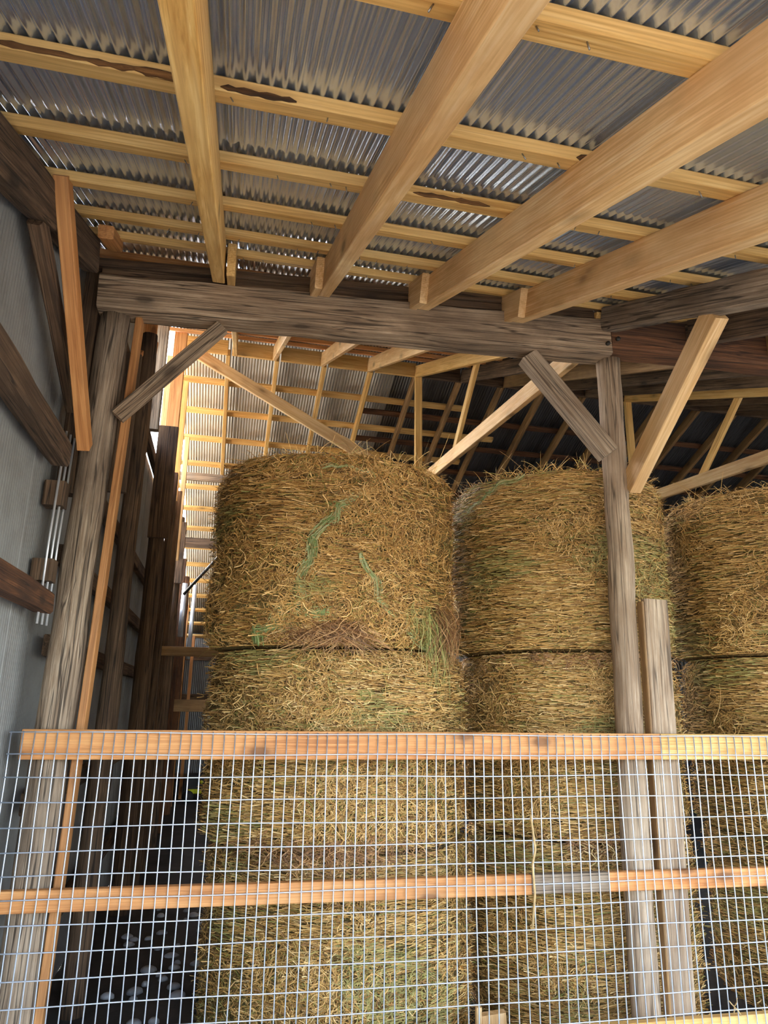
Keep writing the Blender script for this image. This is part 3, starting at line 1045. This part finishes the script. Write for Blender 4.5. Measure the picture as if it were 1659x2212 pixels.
tuft(b13, 'hanging_hay', 1.60, 1.01, 0.785, -0.70, 0.04, 2.30, 0.05, 34, 0.58, 1.0, LIME + GREENS[:1], 45, out_amt=0.06, curl=0.2)
tuft(b22, 'hanging_hay', 3.27, 1.07, 0.725, -1.7, 0.5, 2.16, 0.01, 120, 0.14, 0.6, BROWN, 46, out_amt=0.05, curl=1.2)
tuft(b12, 'hanging_hay', 1.645, 1.01, 0.78, -1.7, 0.35, 1.14, 0.03, 260, 0.20, 0.6, BROWN, 47, out_amt=0.06, curl=1.4)
tuft(b22, 'hanging_hay', 3.27, 1.07, 0.72, -1.75, 0.3, 1.14, 0.03, 160, 0.18, 0.5, BROWN + [TAN[4]], 48, out_amt=0.06, curl=1.4)


# torn green netting: bands of twine along paths on a bale side, given as (angle, height)
def net_band(parent, cx, cy, R, path, width, n, seed, tones):
    rng = np.random.default_rng(seed)
    path = np.array(path, float)
    seg = np.sqrt((np.diff(path[:, 0]) * R) ** 2 + np.diff(path[:, 1]) ** 2)
    cum = np.concatenate([[0], np.cumsum(seg)])
    k = 6
    s0 = rng.uniform(0, cum[-1], n)
    L = rng.uniform(0.03, 0.11, n)
    t = np.linspace(0, 1, k)[None, :]
    S = np.clip(s0[:, None] + (t - 0.5) * L[:, None], 0, cum[-1])
    A = np.interp(S, cum, path[:, 0]) + (rng.normal(0, width, n)[:, None] + rng.normal(0, width * 0.8, n)[:, None] * t) / R
    Z = np.interp(S, cum, path[:, 1]) + rng.normal(0, width, n)[:, None] + rng.normal(0, width * 0.8, n)[:, None] * t
    Z = Z + 0.02 * np.sin(S * 31) * np.cos(S * 13)
    A = A + 0.03 * np.sin(S * 23 + seed)
    rr = R + 0.022 + rng.uniform(0, 0.01, n)[:, None] + 0.0 * t
    blg = 0.016 * np.sin(3 * A + 3)
    p = np.stack([cx + (rr + blg) * np.cos(A), cy + (rr + blg) * np.sin(A), Z], axis=-1)
    nm = np.stack([np.cos(A), np.sin(A), np.zeros_like(A)], axis=-1) + rng.normal(0, 0.2, (n, 1, 3))
    tn = np.array(tones)[rng.integers(0, len(tones), n)] * rng.uniform(0.7, 1.2, (n, 1))
    me = strands_mesh('green_netting', np.concatenate([p, nm], axis=-1), rng.uniform(0.003, 0.006, n), tn)
    o = link('green_netting', me, M['strand'], parent)
    o['kind'] = 'stuff'
    o['label'] = 'torn green net twine clinging to the hay'
    return o


net_band(b13, 1.583, 1.01, 0.770, [(-1.804, 3.192), (-1.504, 3.196), (-1.428, 3.183), (-1.391, 3.1), (-1.449, 3.052)], 0.007, 60, 51, GREENS)
net_band(b13, 1.583, 1.01, 0.770, [(-1.449, 3.052), (-1.548, 2.974), (-1.646, 2.955), (-1.724, 2.884), (-1.784, 2.787), (-1.875, 2.666), (-1.895, 2.547), (-1.882, 2.494), (-1.925, 2.391), (-2.039, 2.353), (-2.07, 2.315)], 0.014, 330, 52, GREENS)
net_band(b13, 1.583, 1.01, 0.770, [(-2.229, 2.165), (-2.206, 2.241), (-2.1, 2.244), (-1.984, 2.293), (-1.857, 2.326), (-1.731, 2.315)], 0.014, 240, 53, GREENS[:3])
net_band(b13, 1.583, 1.01, 0.770, [(-1.456, 2.692), (-1.402, 2.561), (-1.33, 2.433), (-1.219, 2.361), (-1.119, 2.301), (-1.032, 2.24), (-0.88, 2.169)], 0.010, 150, 54, GREENS)
net_band(b23, 3.24, 1.06, 0.735, [(-2.828, 3.14), (-2.634, 3.22), (-2.451, 3.28), (-2.25, 3.30)], 0.010, 80, 55, GREENS)

# ---------------------------------------------------------------- fence: rails, then the welded wire panel
def rail(x0, x1, zc, h, mat, label, y=0.026, w=0.04, seed=0):
    o = board('fence_rail', (x0, y, zc), (x1, y, zc), w, h, mat, ch=0.003)
    tag(o, label, 'fence rail')
    return o


rail(0.043, 3.312, 1.645, 0.134, M['pine_orange'], 'long orange top rail of the fence from the log post to the round post')
rail(3.316, 5.6, 1.645, 0.134, M['pine'], 'paler yellow top rail beyond the joint at the round post')
rail(0.02, 2.53, 0.982, 0.091, M['pine_orange'], 'orange middle rail of the fence crossing the bottom bale')
rail(2.533, 2.95, 0.984, 0.091, M['old_grey'], 'short dark grey weathered length of the middle rail')
rail(2.953, 5.6, 0.982, 0.09, M['pine_orange'], 'pinkish middle rail running past the round post')
rail(0.02, 5.6, 0.305, 0.09, M['pine'], 'low pale rail near the ground at the bottom right')

wf = empty('wire_fence', (0, 0, 0))
tag(wf, 'welded wire mesh fence panel stretched across the front of the bales', 'wire fence')
WR = 0.0032
rnw = random.Random(5)
ZT, NJ, NI = 1.70, 16, 104


def bow(x, z):
    return 0.004 * math.sin(x * 1.7 + 0.4) * (1 - z / 1.8) - 0.0015


for i in range(NI):
    x = i * 0.0508 + rnw.uniform(-0.0012, 0.0012)
    pts = []
    for k in range(9):
        z = ZT + 0.006 - (ZT - 0.03) * k / 8
        pts.append((x + 0.0022 * math.sin(k * 1.3 + i), -0.004 + bow(x, z), z))
    tube('vertical_wire', pts, WR, M['wire'], wf, n=6)
for j in range(NJ):
    z = ZT - 0.1016 * j + 0.004 * math.sin(j)
    pts = []
    for k in range(41):
        x = -0.006 + (NI - 1) * 0.0508 * k / 40
        pts.append((x, -0.0085 + bow(x, z), z + 0.003 * math.sin(k * 0.5 + j)))
    tube('horizontal_wire', pts, WR, M['wire'], wf, n=6)

# stalks caught on the fence
o = tube('hay_stalk', [(2.53, -0.015, 1.31), (2.545, -0.022, 1.15), (2.527, -0.02, 1.08), (2.53, -0.03, 0.95), (2.515, -0.02, 0.80)], 0.006, M['pale_straw'], n=5)
tag(o, 'long dry stalk hanging on the wire in front of the grey rail', 'stalk')
e = empty('straw_tuft', (3.58, -0.012, 0.40))
for i, (dx, dz) in enumerate(((-0.03, 0.03), (0.02, 0.04), (0.03, -0.04), (-0.01, -0.03))):
    tube('stalk', [(3.58, -0.016, 0.40), (3.58 + dx * 0.6, -0.022, 0.40 + dz * 0.5), (3.58 + dx, -0.02, 0.40 + dz)], 0.003, M['pale_straw'], e, n=5)
tag(e, 'small tuft of straw caught low on the wire by the dark gap', 'straw tuft')

# ---------------------------------------------------------------- things on the floor
def stone(x, y, rx, ry, h, seed):
    vs, fs = [], []
    n = 10
    for lv, (f, z) in enumerate(((1.0, 0.0), (0.92, 0.6), (0.55, 1.0))):
        for i in range(n):
            an = 2 * math.pi * i / n
            q = 1 + 0.22 * mnoise.noise(Vector((math.cos(an) * 1.2, math.sin(an) * 1.2, seed * 3.7)))
            vs.append((rx * f * q * math.cos(an), ry * f * q * math.sin(an), h * z))
    for lv in range(2):
        for i in range(n):
            a, b = lv * n + i, lv * n + (i + 1) % n
            fs.append((a, b, b + n, a + n))
    fs.append(tuple(2 * n + i for i in range(n)))
    fs.append(tuple(reversed(range(n))))
    o = link('flat_stone', mesh('flat_stone', vs, fs, True), M['stone'], None, Matrix.Translation(W(x, y, 0.0)))
    tag(o, 'flat pale grey stone lying on the dark passage floor', 'stone', 'flat stones on the passage floor')


rs = random.Random(3)
spots = []
while len(spots) < 46:
    y = rs.uniform(0.5, 4.4)
    x = rs.uniform(0.32, 0.95)
    rad = rs.uniform(0.02, 0.06)
    # keep clear of the bale feet and of each other
    p = W(x, y, 0)
    if math.hypot(p.x - 1.70, p.y - 1.01) < 0.86 + rad or rs.random() > 0.35 + 0.6 * (x - 0.3):
        continue
    if any(math.hypot(x - a, y - b) < rad + c + 0.01 for a, b, c in spots):
        continue
    spots.append((x, y, rad))
for i, (x, y, rad) in enumerate(spots):
    stone(x, y, rad, rad * rs.uniform(0.7, 1.0), 0.028, i)

# tools at the end of the passage: a mower-like machine showing yellow-green trim
e = empty('garden_machine', W(0.66, 10.9, 0))
board('body', W(0.45, 10.95, 0.30), W(0.95, 10.95, 0.30), 0.5, 0.34, M['black_rubber'], e, ch=0.06)
board('trim_panel', W(0.50, 10.68, 0.19), W(0.74, 10.68, 0.19), 0.03, 0.08, M['yellow_paint'], e, ch=0.012)
tube('cap', [W(0.73, 10.68, 0.36), W(0.73, 10.62, 0.36)], 0.03, M['yellow_paint'], e, n=12)
for dx in (0.5, 0.9):
    tube('wheel', [W(dx, 10.66, 0.10), W(dx, 10.60, 0.10)], 0.11, M['black_rubber'], e, n=16)
tag(e, 'dark machine with yellow-green trim at the end of the passage', 'machine')
o = board('yellow_placard', W(0.42, 10.1, 2.66), W(0.62, 10.1, 2.66), 0.02, 0.05, M['yellow_paint'], ch=0.004)
tag(o, 'small pale yellow strip hanging by the far studs', 'strip')

# pale scrap wood between the two front stacks
e = empty('scrap_wood', (2.45, 0.35, 0.0))
board('stub', (2.44, 0.36, 0.0), (2.42, 0.36, 0.30), 0.16, 0.05, M['pine_pale'], e, up=(0, 1, 0), wob=0.02, seg=8, seed=31)
board('splinter', (2.335, 0.34, 0.0), (2.345, 0.34, 0.34), 0.03, 0.03, M['pine_pale'], e, up=(0, 1, 0), wob=0.006, seg=6, seed=32)
tag(e, 'pale broken scrap of wood standing between the two front stacks', 'scrap wood')
